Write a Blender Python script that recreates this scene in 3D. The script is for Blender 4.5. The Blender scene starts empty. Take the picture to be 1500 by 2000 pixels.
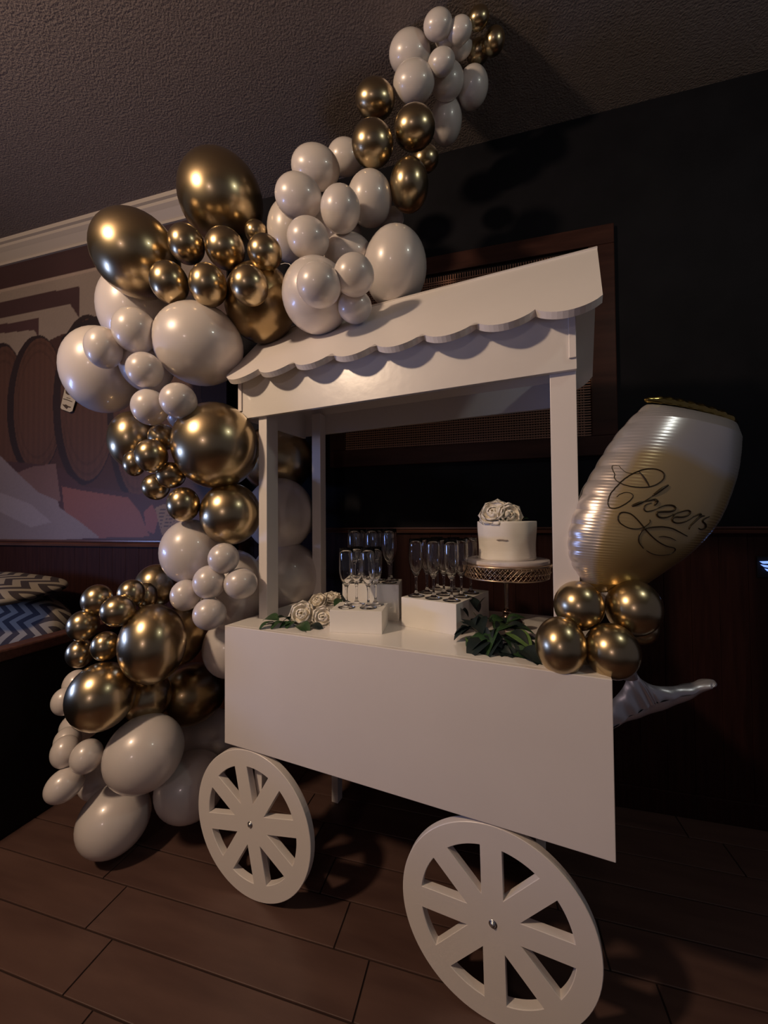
import bpy, bmesh, math, random
import numpy as np
from mathutils import Vector, Matrix
random.seed(7)
PI = math.pi
scn = bpy.context.scene
COL = scn.collection

# ------------------------------------------------------------------ camera
YAW, PITCH, ROLL = 0.2640213924, 0.0210582783, -0.0079993061
CAM = Vector((0.8884, -1.1515, 1.25))
F = 750.0                                    # focal length in pixels of a 1500 px wide frame
FW = Vector((-math.sin(YAW)*math.cos(PITCH), math.cos(YAW)*math.cos(PITCH), math.sin(PITCH)))
r0 = Vector((math.cos(YAW), math.sin(YAW), 0)); u0 = r0.cross(FW)
RT = r0*math.cos(ROLL)+u0*math.sin(ROLL); UP = -r0*math.sin(ROLL)+u0*math.cos(ROLL)
cd = bpy.data.cameras.new('camera'); cam = bpy.data.objects.new('camera', cd); COL.objects.link(cam)
cd.sensor_fit = 'HORIZONTAL'; cd.sensor_width = 36; cd.lens = 36*F/1500; cd.clip_start = .02
m = Matrix((RT, UP, -FW)).transposed().to_4x4(); m.translation = CAM; cam.matrix_world = m
scn.camera = cam

# ------------------------------------------------------------------ light
scn.view_settings.view_transform = 'Standard'; scn.view_settings.look = 'None'
scn.view_settings.gamma = 1; scn.view_settings.use_curve_mapping = False
scn.view_settings.exposure = 0.06
w = bpy.data.worlds.new('World'); scn.world = w; w.use_nodes = True
w.node_tree.nodes['Background'].inputs[0].default_value = (.86, .80, 1.0, 1)
w.node_tree.nodes['Background'].inputs[1].default_value = .052
def point(name, loc, col, power, rad):
    l = bpy.data.lights.new(name, 'POINT'); l.color = col; l.energy = power; l.shadow_soft_size = rad
    o = bpy.data.objects.new(name, l); COL.objects.link(o); o.location = loc; return o
def area(name, loc, target, col, power, sx, sy):
    l = bpy.data.lights.new(name, 'AREA'); l.shape = 'RECTANGLE'; l.size = sx; l.size_y = sy; l.color = col; l.energy = power
    o = bpy.data.objects.new(name, l); COL.objects.link(o); o.location = loc
    o.rotation_euler = (Vector(target)-Vector(loc)).to_track_quat('-Z', 'Z').to_euler(); return o
point('warm_lamp', (-.9, -1.72, 2.75), (1.0, .735, .50), 132, .09)
point('cool_lamp', (2.2, -.75, 2.75), (.93, 1.0, .88), 9, .05)
point('room_lamp', (.3, -3.5, 1.7), (1.0, .76, .72), 12, .12)  # unseen fill light, added to brighten the lower front
area('blue_screen', (-2.35, -.95, 1.1), (1.0, -.35, 1.0), (.30, .45, 1.0), 13, .24, .75)

# ------------------------------------------------------------------ helpers
def at(px, py, d): return CAM + (FW*F + RT*(px-750) + UP*(1000-py))*(d/F)
def on_y(px, py, Y):
    v = FW*F+RT*(px-750)+UP*(1000-py); return CAM+v*((Y-CAM.y)/v.y)
def on_z(px, py, Z):
    v = FW*F+RT*(px-750)+UP*(1000-py); return CAM+v*((Z-CAM.z)/v.z)
def link(o, parent=None):
    COL.objects.link(o)
    if parent is not None: o.parent = parent
    return o
def obj(name, bm, mat, parent=None, smooth=False, kind=None):
    bmesh.ops.recalc_face_normals(bm, faces=bm.faces[:])
    me = bpy.data.meshes.new(name); bm.to_mesh(me); bm.free(); me.materials.append(mat)
    if smooth:
        for p in me.polygons: p.use_smooth = True
    o = bpy.data.objects.new(name, me)
    if kind: o['kind'] = kind
    return link(o, parent)
def mobj(name, vs, fs, mat, parent=None, smooth=False):
    me = bpy.data.meshes.new(name); me.from_pydata([tuple(v) for v in vs], [], fs); me.materials.append(mat)
    if smooth:
        for p in me.polygons: p.use_smooth = True
    return link(bpy.data.objects.new(name, me), parent)
def tag(o, label, cat, group=None):
    o['label'] = label; o['category'] = cat
    if group: o['group'] = group
    return o
def empty(name, loc, rz, label, cat, group=None):
    o = bpy.data.objects.new(name, None); o.empty_display_size = .05; COL.objects.link(o)
    o.location = loc; o.rotation_euler = (0, 0, rz); return tag(o, label, cat, group)
def box(bm, x0, x1, y0, y1, z0, z1, bev=0):
    g = bmesh.ops.create_cube(bm, size=1)
    for v in g['verts']:
        v.co = Vector(((x0+x1)/2+v.co.x*(x1-x0), (y0+y1)/2+v.co.y*(y1-y0), (z0+z1)/2+v.co.z*(z1-z0)))
    if bev:
        es = list({e for v in g['verts'] for e in v.link_edges})
        bmesh.ops.bevel(bm, geom=es, offset=bev, segments=2, affect='EDGES', profile=.5)
    return bm
def B_(x0, x1, y0, y1, z0, z1, bev=0): return box(bmesh.new(), x0, x1, y0, y1, z0, z1, bev)
def tube(bm, pts, rad, n=8, cap=True):
    pts = [Vector(p) for p in pts]; rings = []
    up = Vector((.13, .21, .97))
    for i, p in enumerate(pts):
        t = (pts[min(i+1, len(pts)-1)]-pts[max(i-1, 0)]).normalized()
        a = t.cross(up)
        if a.length < .05: a = t.cross(Vector((1, 0, 0)))
        a.normalize(); b = t.cross(a)
        r = rad[i] if isinstance(rad, (list, tuple)) else rad
        rings.append([bm.verts.new(p+a*r*math.cos(2*PI*k/n)+b*r*math.sin(2*PI*k/n)) for k in range(n)])
    for A, B in zip(rings, rings[1:]):
        for k in range(n): bm.faces.new((A[k], A[(k+1) % n], B[(k+1) % n], B[k]))
    if cap: bm.faces.new(rings[0][::-1]); bm.faces.new(rings[-1])
    return bm
def lathe(prof, n=32, bm=None, wob=None):
    bm = bm or bmesh.new(); rings = []
    for r, z in prof:
        if r < 1e-6: rings.append([bm.verts.new((0, 0, z))])
        else: rings.append([bm.verts.new((r*math.cos(2*PI*k/n)*(wob(k/n, z) if wob else 1), r*math.sin(2*PI*k/n)*(wob(k/n, z) if wob else 1), z)) for k in range(n)])
    for A, B in zip(rings, rings[1:]):
        for k in range(n):
            k2 = (k+1) % n
            if len(A) == 1 and len(B) == 1: continue
            if len(A) == 1: bm.faces.new((A[0], B[k2], B[k]))
            elif len(B) == 1: bm.faces.new((A[k], A[k2], B[0]))
            else: bm.faces.new((A[k], A[k2], B[k2], B[k]))
    return bm
def spline(pts, n=6, closed=False):
    P = [Vector(p) for p in pts]; out = []; N = len(P)
    for i in range(N-1 if not closed else N):
        g = (lambda k: P[k % N]) if closed else (lambda k: P[max(0, min(N-1, k))])
        a, b, c, d = g(i-1), g(i), g(i+1), g(i+2)
        for k in range(n):
            t = k/n
            out.append(.5*((2*b)+(c-a)*t+(2*a-5*b+4*c-d)*t*t+(3*b-a-3*c+d)*t**3))
    if not closed: out.append(P[-1])
    return out

# ------------------------------------------------------------------ materials
def mat(name, col, rough=.5, metal=0, **kw):
    m = bpy.data.materials.new(name); m.use_nodes = True
    b = m.node_tree.nodes['Principled BSDF']
    b.inputs['Base Color'].default_value = (*col, 1); b.inputs['Roughness'].default_value = rough; b.inputs['Metallic'].default_value = metal
    for k, v in kw.items(): b.inputs[k].default_value = v
    return m
def nd(m, t): return m.node_tree.nodes.new(t)
def noise_col(m, c1, c2, scale, coord='Object', stretch=(1, 1, 1), detail=4, rand=False, bump=0, bdist=.002, bscale=None):
    nt = m.node_tree; b = nt.nodes['Principled BSDF']
    tc = nd(m, 'ShaderNodeTexCoord'); mp = nd(m, 'ShaderNodeMapping'); mp.inputs['Scale'].default_value = stretch
    nt.links.new(tc.outputs[coord], mp.inputs[0])
    if rand:
        oi = nd(m, 'ShaderNodeObjectInfo'); vm = nd(m, 'ShaderNodeVectorMath'); vm.operation = 'MULTIPLY_ADD'
        vm.inputs[1].default_value = (37, 53, 11); nt.links.new(oi.outputs['Random'], vm.inputs[0]); nt.links.new(mp.outputs[0], vm.inputs[2]); src = vm.outputs[0]
    else: src = mp.outputs[0]
    n = nd(m, 'ShaderNodeTexNoise'); n.inputs['Scale'].default_value = scale; n.inputs['Detail'].default_value = detail
    nt.links.new(src, n.inputs['Vector'])
    r = nd(m, 'ShaderNodeValToRGB'); r.color_ramp.elements[0].position = .3; r.color_ramp.elements[1].position = .7
    r.color_ramp.elements[0].color = (*c1, 1); r.color_ramp.elements[1].color = (*c2, 1)
    nt.links.new(n.outputs['Fac'], r.inputs[0]); nt.links.new(r.outputs[0], b.inputs['Base Color'])
    if bump:
        n2 = nd(m, 'ShaderNodeTexNoise'); n2.inputs['Scale'].default_value = bscale or scale; n2.inputs['Detail'].default_value = 3
        nt.links.new(src, n2.inputs['Vector'])
        bp = nd(m, 'ShaderNodeBump'); bp.inputs['Strength'].default_value = bump; bp.inputs['Distance'].default_value = bdist
        nt.links.new(n2.outputs['Fac'], bp.inputs['Height']); nt.links.new(bp.outputs[0], b.inputs['Normal'])
    return m
M = {}
M['white'] = noise_col(mat('white_paint', (.78, .73, .70), .38), (.77, .715, .69), (.81, .755, .73), 3, bump=.15, bdist=.0006, bscale=160)
M['gloss_white'] = mat('gloss_white_top', (.88, .84, .80), .14)
M['box'] = noise_col(mat('box_white', (.93, .89, .83), .45), (.90, .86, .79), (.94, .90, .84), 6)
M['film'] = noise_col(mat('white_film', (.78, .74, .70), .3, 0, **{'Coat Weight': 1.0, 'Coat Roughness': .06}), (.77, .73, .69), (.80, .76, .72), 3, bump=.22, bdist=.003, bscale=20)
M['gold'] = mat('chrome_gold_latex', (.53, .415, .245), .28, 1.0, **{'Coat Weight': .35, 'Coat Roughness': .06})
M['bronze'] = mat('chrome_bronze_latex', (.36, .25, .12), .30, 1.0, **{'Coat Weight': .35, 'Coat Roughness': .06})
M['pearl'] = mat('pearl_white_latex', (.69, .63, .605), .34, 0.07, **{'Coat Weight': .55, 'Coat Roughness': .10, 'Subsurface Weight': .12, 'Subsurface Radius': (.03, .02, .015)})
M['ceiling'] = noise_col(mat('ceiling_texture', (.5, .44, .40), .9), (.165, .132, .122), (.195, .158, .146), 30, bump=.7, bdist=.006, bscale=120)
M['wall'] = noise_col(mat('dark_wall_paint', (.02, .02, .024), .7), (.0055, .0052, .0075), (.0085, .008, .011), 6, bump=.22, bdist=.003, bscale=20)
M['crown'] = mat('crown_paint', (.36, .31, .27), .5)
M['wood_dark'] = noise_col(mat('dark_red_wood', (.05, .02, .016), .62), (.017, .005, .004), (.028, .009, .007), 5, stretch=(14, 14, 1), bump=.2, bdist=.001, bscale=9)
M['wood_rail'] = noise_col(mat('rail_wood', (.07, .03, .02), .3), (.055, .022, .016), (.10, .042, .03), 5, stretch=(1, 14, 14))
M['panel_wood'] = noise_col(mat('frame_wood', (.07, .03, .02), .42), (.030, .012, .010), (.052, .021, .016), 4, stretch=(1, 8, 8))
M['cane'] = mat('cane_strip', (.24, .11, .07), .5)
M['backing'] = mat('dark_backing', (.012, .009, .009), .8)
M['tile'] = noise_col(mat('wood_look_tile', (.15, .09, .075), .42), (.082, .043, .036), (.122, .067, .054), 3, stretch=(1, 6, 1), rand=True, bump=.12, bdist=.001, bscale=60)
M['grout'] = mat('grout', (.03, .018, .016), .8)
M['glass'] = mat('clear_glass', (1, 1, 1), 0.0, 0, **{'Transmission Weight': 1.0, 'IOR': 1.46})
M['steel'] = mat('steel', (.55, .55, .56), .3, 1.0)
M['frost'] = noise_col(mat('buttercream', (.80, .75, .66), .55), (.86, .80, .71), (.94, .90, .83), 5, stretch=(1, 1, 3), bump=.6, bdist=.003, bscale=12)
M['board'] = noise_col(mat('cake_board_foil', (.72, .68, .68), .3), (.60, .55, .56), (.80, .76, .76), 12, bump=.4, bdist=.002, bscale=30)
M['stand'] = mat('antique_gold_metal', (.78, .60, .44), .3, 1.0)
M['stem'] = mat('stand_stem', (.30, .22, .18), .25, 1.0)
M['petal'] = noise_col(mat('cream_petal', (.80, .73, .60), .6), (.90, .82, .68), (.96, .92, .83), 20)
M['heart'] = mat('petal_heart', (.92, .80, .58), .6)
M['leaf'] = noise_col(mat('leaf_green', (.035, .09, .035), .42), (.018, .05, .022), (.045, .10, .035), 14, rand=True)
M['leaf_dark'] = mat('leaf_dark', (.012, .022, .022), .5)
M['leaf_light'] = noise_col(mat('leaf_light', (.12, .22, .06), .42), (.10, .19, .05), (.15, .26, .08), 10)
M['twig'] = mat('twig', (.05, .06, .03), .6)
M['vinyl'] = mat('booth_vinyl', (.012, .009, .010), .55)
M['silver'] = mat('silver_foil', (.62, .60, .66), .36, .7)
M['rimgold'] = mat('gold_foil', (.42, .30, .09), .18, 1.0)
M['ink'] = mat('script_ink', (.035, .022, .008), .4, .3)
M['tagcard'] = mat('tag_card', (.42, .36, .27), .6)
M['tagink'] = mat('tag_ink', (.05, .03, .02), .6)
m = M['led'] = mat('blue_led', (.1, .2, .6), .3); bb = m.node_tree.nodes['Principled BSDF']  # emission stands in for blue light on an unidentified spot
bb.inputs['Emission Color'].default_value = (.25, .42, 1, 1); bb.inputs['Emission Strength'].default_value = 1.1

for k in ('wall', 'wood_dark', 'panel_wood', 'vinyl', 'ceiling', 'backing', 'grout'): M[k].node_tree.nodes['Principled BSDF'].inputs['Specular IOR Level'].default_value = .12

# ------------------------------------------------------------------ the room
WY = .762; MY = .672; CH = 3.10
def struct(o): o['kind'] = 'structure'; return o
struct(obj('ceiling', B_(-4.2, 4.2, -4, 1.0, CH, CH+.1), M['ceiling']))
wb = struct(obj('wall_back', B_(-4.2, 4.2, WY, WY+.15, 0, CH), M['wall']))
wl = struct(obj('wall_left', B_(-4.2, -.50, MY, WY, 0, CH), M['wall']))
# wainscot boards under the chair rails
k = 0
x = -.49
while x < 3.4:
    o = obj('wainscot_board', B_(x+.0005, x+.0995, WY-.012, WY, .1, 1.185, .001), M['wood_dark'], wb); x += .1
x = -3.4
while x < -.51:
    o = obj('wainscot_board', B_(x+.0005, x+.0995, MY-.012, MY, .1, 1.105, .001), M['wood_dark'], wl); x += .1
def extr_x(name, prof, x0, x1, mt):
    bm = bmesh.new()
    a = [bm.verts.new((x0, y, z)) for y, z in prof]; b = [bm.verts.new((x1, y, z)) for y, z in prof]
    n = len(prof)
    for i in range(n): bm.faces.new((a[i], a[(i+1) % n], b[(i+1) % n], b[i]))
    bm.faces.new(a[::-1]); bm.faces.new(b)
    return obj(name, bm, mt)
y = WY
struct(extr_x('trim_1', [(y, 1.185), (y-.028, 1.185), (y-.032, 1.193), (y-.022, 1.200), (y-.030, 1.206), (y-.030, 1.212), (y, 1.212)], -.49, 3.6, M['wood_rail']))
y = MY
struct(extr_x('trim_2', [(y, 1.105), (y-.028, 1.105), (y-.032, 1.118), (y-.020, 1.126), (y-.030, 1.134), (y-.030, 1.142), (y, 1.142)], -3.6, -.50, M['wood_rail']))
y = MY   # crown moulding over the mural
struct(extr_x('trim_3', [(y, 3.0), (y-.016, 3.0), (y-.020, 3.012), (y-.012, 3.02), (y-.022, 3.028), (y-.05, 3.052), (y-.072, 3.066), (y-.078, 3.078), (y-.092, 3.082), (y-.098, CH), (y, CH)], -4.2, -.50, M['crown']))
struct(obj('baseboard_back', B_(-.49, 4.0, WY-.02, WY, 0, .1, .004), M['wood_dark']))
struct(obj('baseboard_left', B_(-4.0, -.50, MY-.02, MY, 0, .1, .004), M['wood_dark']))
# floor: wood-look tiles laid in courses, joints recessed
fl = struct(obj('floor', B_(-4.2, 4.2, -4, 1.0, -.06, -.004), M['grout']))
TL, TW, G = .872, .1435, .0022
tile_me = None
for row in range(-9, 8):
    y0 = -.2275+row*TW
    off = -.325+(-row-0)*.11 + (0 if row % 2 else 0)
    for k in range(-3, 4):
        x0 = off+k*TL
        if x0 > 3.0 or x0+TL < -2.7: continue
        if tile_me is None:
            t0 = obj('floor_tile', B_(G, TL-G, G, TW-G, -.02, 0, .0015), M['tile'], fl); tile_me = t0.data; t = t0
        else: t = link(bpy.data.objects.new('floor_tile', tile_me), fl)
        t.location = (x0, y0, random.uniform(-.0004, .0004))

# ------------------------------------------------------------------ painted mural (flat print on the wall)
def W2(px, py): p = on_y(px, py, MY-.006); return (p.x, p.z)
def srgb(*c): return np.array([(v/255/12.92 if v/255 < .04045 else ((v/255+.055)/1.055)**2.4) for v in c])
X0, X1, Z0, Z1 = -3.4, -.505, 1.1425, 3.0
NX, NZ = 420, 270
gx = np.linspace(X0, X1, NX+1); gz = np.linspace(Z0, Z1, NZ+1); PX, PZ = np.meshgrid(gx, gz)
colr = np.zeros((NZ+1, NX+1, 3))
rng = np.random.default_rng(3)
def vnoise(sx, sz, seed):
    r = np.random.default_rng(seed); a = r.random((int(4*sz)+3, int(4*sx)+3))
    fx = (PX-X0)*sx; fz = (PZ-Z0)*sz; ix = np.minimum(fx.astype(int), a.shape[1]-2); iz = np.minimum(fz.astype(int), a.shape[0]-2)
    tx = fx-ix; tz = fz-iz; tx = tx*tx*(3-2*tx); tz = tz*tz*(3-2*tz)
    return (a[iz, ix]*(1-tx)*(1-tz)+a[iz, ix+1]*tx*(1-tz)+a[iz+1, ix]*(1-tx)*tz+a[iz+1, ix+1]*tx*tz)
N1 = vnoise(3.5, 3.5, 1); N2 = vnoise(3.9, 3.9, 5); 
def inside(poly):
    res = np.zeros(PX.shape, bool); n = len(poly)
    for i in range(n):
        xa, za = poly[i]; xb, zb = poly[(i+1) % n]
        c = ((za > PZ) != (zb > PZ)) & (PX < (xb-xa)*(PZ-za)/((zb-za) if abs(zb-za) > 1e-9 else 1e-9)+xa)
        res ^= c
    return res
def paint(poly, c, var=.12): 
    k = inside([W2(*p) for p in poly]) if not isinstance(poly, np.ndarray) else poly
    sh = (1+var*(N1-.5)*2)[k][:, None]; colr[k] = srgb(*c)[None]*sh
    return k
colr[:] = srgb(70, 44, 40)*(1+.2*(N1-.5))[..., None]
# plaster vault above the beams
paint([(-900, 500), (-900, 1000), (0, 705), (45, 690), (115, 655), (250, 610), (330, 560), (520, 480), (520, 300)], (150, 134, 124), .06)
paint([(-600, 655), (0, 518), (182, 474), (520, 380), (520, 438), (182, 522), (0, 565), (-600, 715)], (66, 42, 44))
paint([(-600, 740), (0, 590), (154, 558), (154, 621), (136, 593), (0, 621), (-600, 775)], (70, 46, 48))
paint([(-600, 790), (0, 634), (75, 620), (75, 660), (66, 644), (0, 651), (-600, 815)], (76, 50, 52))
paint([(-600, 700), (0, 566), (182, 523), (520, 440), (520, 446), (182, 529), (0, 572), (-600, 707)], (170, 150, 138), .04)
# big barrels lying side by side
def barrel(cx, cy, rx, ry, side):
    p = on_y(cx, cy, MY-.006); q = on_y(cx+rx, cy, MY-.006); s = on_y(cx, cy-ry, MY-.006)
    A = abs(q.x-p.x); Bz = abs(s.z-p.z)
    d = ((PX-p.x)/A)**2+((PZ-p.z)/Bz)**2
    paint(d < 1.0, (44, 28, 30)); 
    d2 = ((PX-p.x-side*A*.10)/(A*.86))**2+((PZ-p.z)/(Bz*.95))**2
    k = d2 < 1
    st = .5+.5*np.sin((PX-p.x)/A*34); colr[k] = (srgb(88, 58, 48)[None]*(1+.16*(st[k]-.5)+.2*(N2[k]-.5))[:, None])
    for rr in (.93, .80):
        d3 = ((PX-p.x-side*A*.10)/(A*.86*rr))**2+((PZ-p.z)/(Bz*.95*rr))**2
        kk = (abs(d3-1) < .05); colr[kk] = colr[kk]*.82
for bx in ((-330, 900, 90, 190, 1), (-190, 870, 85, 180, 1), (-60, 850, 80, 170, 1), (0, 820, 52, 150, 1), (68, 790, 58, 135, 1), (165, 780, 66, 165, 1), (262, 800, 55, 175, 1), (345, 790, 50, 150, 1)): barrel(*bx)
# arch shadow band over the barrels
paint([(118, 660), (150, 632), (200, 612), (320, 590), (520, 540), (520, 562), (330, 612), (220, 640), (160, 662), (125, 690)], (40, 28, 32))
# floor and cloths
paint([(-500, 960), (0, 900), (60, 905), (120, 915), (160, 950), (270, 965), (420, 940), (520, 940), (520, 1060), (-500, 1100)], (74, 48, 50))
paint([(30, 925), (60, 912), (108, 905), (118, 980), (85, 975), (45, 950)], (116, 88, 86))
paint([(120, 950), (160, 958), (250, 972), (272, 1000), (292, 1048), (140, 1052), (125, 1000)], (128, 82, 76))
paint([(-600, 880), (0, 890), (40, 930), (75, 962), (112, 978), (116, 992), (150, 1015), (195, 1050), (0, 1062), (-600, 1110)], (134, 122, 130), .10)
paint([(-600, 960), (0, 962), (60, 985), (100, 1020), (60, 1030), (0, 1000), (-600, 1010)], (150, 140, 150), .06)
paint([(280, 1000), (296, 985), (310, 1010), (300, 1044), (285, 1035)], (130, 80, 78))
paint([(302, 992), (318, 985), (340, 982), (362, 1000), (372, 1044), (316, 1046)], (134, 112, 96), .05)
for k in range(6):      # scribbled lines on the painted paper
    yy = 996+k*6.5; paint([(307+k*1.3, yy), (324+k*1.2, yy-2.5), (324+k*1.2, yy-1.0), (307+k*1.3, yy+1.7)], (60, 40, 40)); 
    paint([(326+k, yy-2), (336+k, yy-4), (336+k, yy-2.6), (326+k, yy-.4)], (60, 40, 40))
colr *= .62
colr *= (1+.10*(np.random.default_rng(9).random(colr.shape[:2])-.5))[..., None]
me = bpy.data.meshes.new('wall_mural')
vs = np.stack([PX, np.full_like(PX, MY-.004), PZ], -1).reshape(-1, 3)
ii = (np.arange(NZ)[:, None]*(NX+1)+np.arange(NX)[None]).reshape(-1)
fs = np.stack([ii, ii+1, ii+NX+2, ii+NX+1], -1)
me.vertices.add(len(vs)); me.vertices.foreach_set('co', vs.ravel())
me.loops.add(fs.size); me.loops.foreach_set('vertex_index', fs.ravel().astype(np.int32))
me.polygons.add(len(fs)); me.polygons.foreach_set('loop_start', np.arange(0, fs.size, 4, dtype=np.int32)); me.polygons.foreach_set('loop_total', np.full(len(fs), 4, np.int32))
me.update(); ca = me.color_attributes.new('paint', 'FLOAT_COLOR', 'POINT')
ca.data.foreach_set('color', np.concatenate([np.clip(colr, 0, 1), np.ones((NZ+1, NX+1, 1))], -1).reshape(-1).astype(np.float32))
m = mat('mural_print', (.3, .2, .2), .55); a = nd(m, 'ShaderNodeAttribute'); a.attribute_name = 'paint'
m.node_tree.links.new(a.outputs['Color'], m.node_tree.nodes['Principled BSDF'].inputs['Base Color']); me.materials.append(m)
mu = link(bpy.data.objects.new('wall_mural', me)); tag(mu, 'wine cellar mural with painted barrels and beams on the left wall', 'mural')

# hanging tag in front of the mural
tg = empty('hanging_tag', on_y(131, 784, MY-.02), 0, 'small cream paper tag hanging in front of the painted barrels', 'tag')
bm = bmesh.new(); P = [(118, 796), (127, 757), (147, 776), (147, 783), (141, 803), (136, 805), (120, 799)]
O = tg.location
f = bm.faces.new([bm.verts.new(on_y(a, b, MY-.02)-O) for a, b in P])
e = bmesh.ops.extrude_face_region(bm, geom=[f]); [setattr(v, 'co', v.co+Vector((0, .0015, 0))) for v in e['geom'] if isinstance(v, bmesh.types.BMVert)]
obj('card', bm, M['tagcard'], tg)
bm = bmesh.new()
def mark(P): 
    f = bm.faces.new([bm.verts.new(on_y(a, b, MY-.0212)-O) for a, b in P])
    e = bmesh.ops.extrude_face_region(bm, geom=[f]); [setattr(v, 'co', v.co+Vector((0, -.0004, 0))) for v in e['geom'] if isinstance(v, bmesh.types.BMVert)]
mark([(123.5, 778), (132, 780.5), (141, 784), (141, 785.3), (132, 782), (123.5, 779.4)])
mark([(130, 776), (137, 778.2), (137, 779.2), (130, 777)])
mark([(122, 789), (125, 790.5), (129, 790), (133, 793), (138, 794.5), (138, 796.5), (133, 795.5), (130, 799), (127, 796), (123, 791.5)])
mark([(128, 761), (131, 762), (141, 772), (132, 771), (128.5, 768)])
obj('printed_mark', bm, M['tagink'], tg)

# ------------------------------------------------------------------ cane panel on the back wall
cp = empty('cane_panel', (.765, WY-.001, 2.05), 0, 'dark wooden frame with woven cane on the back wall behind the cart', 'wall panel')
xa, xb, za, zb = .08-.765, 1.447-.765, 1.53-2.05, 2.565-2.05
bw = .088; yf = -.022
obj('frame_rail', B_(xa, xb, yf, 0, zb-bw, zb, .004), M['panel_wood'], cp)
obj('frame_rail', B_(xa, xb, yf, 0, za, za+bw, .004), M['panel_wood'], cp)
obj('frame_stile', B_(xa, xa+bw, yf, -.0, za+bw, zb-bw, .004), M['panel_wood'], cp)
obj('frame_stile', B_(xb-.105, xb, yf, -.0, za+bw, zb-bw, .004), M['panel_wood'], cp)
obj('backing', B_(xa+bw, xb-.105, -.004, 0, za+bw, zb-bw), M['backing'], cp)
bm = bmesh.new(); p = .0235
n = int((xb-.105-xa-bw)/p)
for i in range(n):
    x = xa+bw+(i+.5)*p
    for d in (-.0055, .0055): box(bm, x+d-.0028, x+d+.0028, -.012, -.009, za+bw, zb-bw-.014)
n = int((zb-za-2*bw-.02)/p)
for i in range(n):
    z = za+bw+(i+.5)*p
    for d in (-.0055, .0055): box(bm, xa+bw, xb-.105, -.0155, -.0125, z+d-.0028, z+d+.0028)
wv = obj('cane_webbing', bm, M['cane'], cp); wv['kind'] = 'stuff'

# ------------------------------------------------------------------ the cart
BETA = math.radians(8.93)
W, HT, HB, D = 1.167, .888, .485, .566
cart = empty('dessert_cart', (0, 0, 0), -BETA, 'white wooden dessert cart with scalloped roof and two spoked front wheels', 'cart')
T = .018
obj('front_panel', B_(0, W, 0, T, HB, HT, .0015), M['white'], cart)
obj('back_panel', B_(0, W, D-T, D, HB, HT-T, .0015), M['white'], cart)
obj('side_panel', B_(0, T, T, D-T, HB, HT-T, .0015), M['white'], cart)
obj('side_panel', B_(W-T, W, T, D-T, HB, HT-T, .0015), M['white'], cart)
obj('tabletop', B_(.0005, W-.0005, T+.0003, D, HT-T, HT, .0012), M['gloss_white'], cart)
FX0, FX1, FB = -.04, 1.113, 1.638
def post(x0, x1, y0, y1): obj('post', B_(x0, x1, y0, y1, HT, FB+.1, .0015), M['white'], cart)
post(.042, .080, .122, .186); post(1.048, 1.112, .122, .160)
post(.040, .086, .470, .514); post(1.060, 1.118, .478, .514)
obj('fascia_board', B_(FX0, FX1, .106, .1215, FB, 1.832, .001), M['film'], cart)
obj('fascia_board', B_(FX0, FX1, .515, .530, FB+.015, 1.80, .001), M['white'], cart)
obj('fascia_board', B_(FX0, FX0+.015, .122, .515, FB+.004, 1.83, .001), M['white'], cart)
obj('fascia_board', B_(FX1-.015, FX1, .122, .515, FB+.004, 1.83, .001), M['white'], cart)
obj('cleat', B_(FX1-.018, FX1-.001, .100, .106, 1.667, 1.800, .001), M['white'], cart)
obj('cleat', B_(FX0+.001, FX0+.018, .100, .106, 1.667, 1.800, .001), M['white'], cart)
def roof_panel(p0, p1, x0, x1a, x1b, n):
    # slope from eave p0=(y,z) to ridge p1; scallops hang along the eave
    bm = bmesh.new(); e = Vector((0, p0[0], p0[1])); r = Vector((0, p1[0], p1[1])); s = (r-e).normalized(); nn = Vector((1, 0, 0)).cross(s)
    if nn.z < 0: nn = -nn
    wS = (x1a-x0)/n; dep = .046; pts = []
    for k in range(n):
        for j in range(13):
            t = j/12
            if j == 12 and k < n-1: continue
            v = -dep*(1-(2*t-1)**2)**.85 if 0 < t < 1 else 0
            pts.append(Vector((x0+wS*(k+t), 0, 0))+e+s*(v+.028))
    pts += [Vector((x1b, 0, 0))+r, Vector((x0, 0, 0))+r]
    th = .019
    a = [bm.verts.new(q) for q in pts]; b = [bm.verts.new(q-nn*th) for q in pts]; N = len(pts)
    bm.faces.new(a); bm.faces.new(b[::-1])
    for i in range(N): bm.faces.new((a[i], a[(i+1) % N], b[(i+1) % N], b[i]))
    bmesh.ops.triangulate(bm, faces=[f for f in bm.faces if len(f.verts) > 4])
    return obj('roof_panel', bm, M['white'], cart)
roof_panel((.042, 1.772), (.292, 2.062), -.056, 1.170, 1.182, 8)
roof_panel((.545, 1.735), (.292, 2.062), -.056, 1.182, 1.182, 8)
def leg(x, y): obj('leg', B_(x-.016, x+.016, y-.02, y+.02, 0, HB+.02, .0015), M['white'], cart)
leg(.116, .055); leg(.90, .055); leg(.143, .505); leg(.99, .505)
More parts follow.
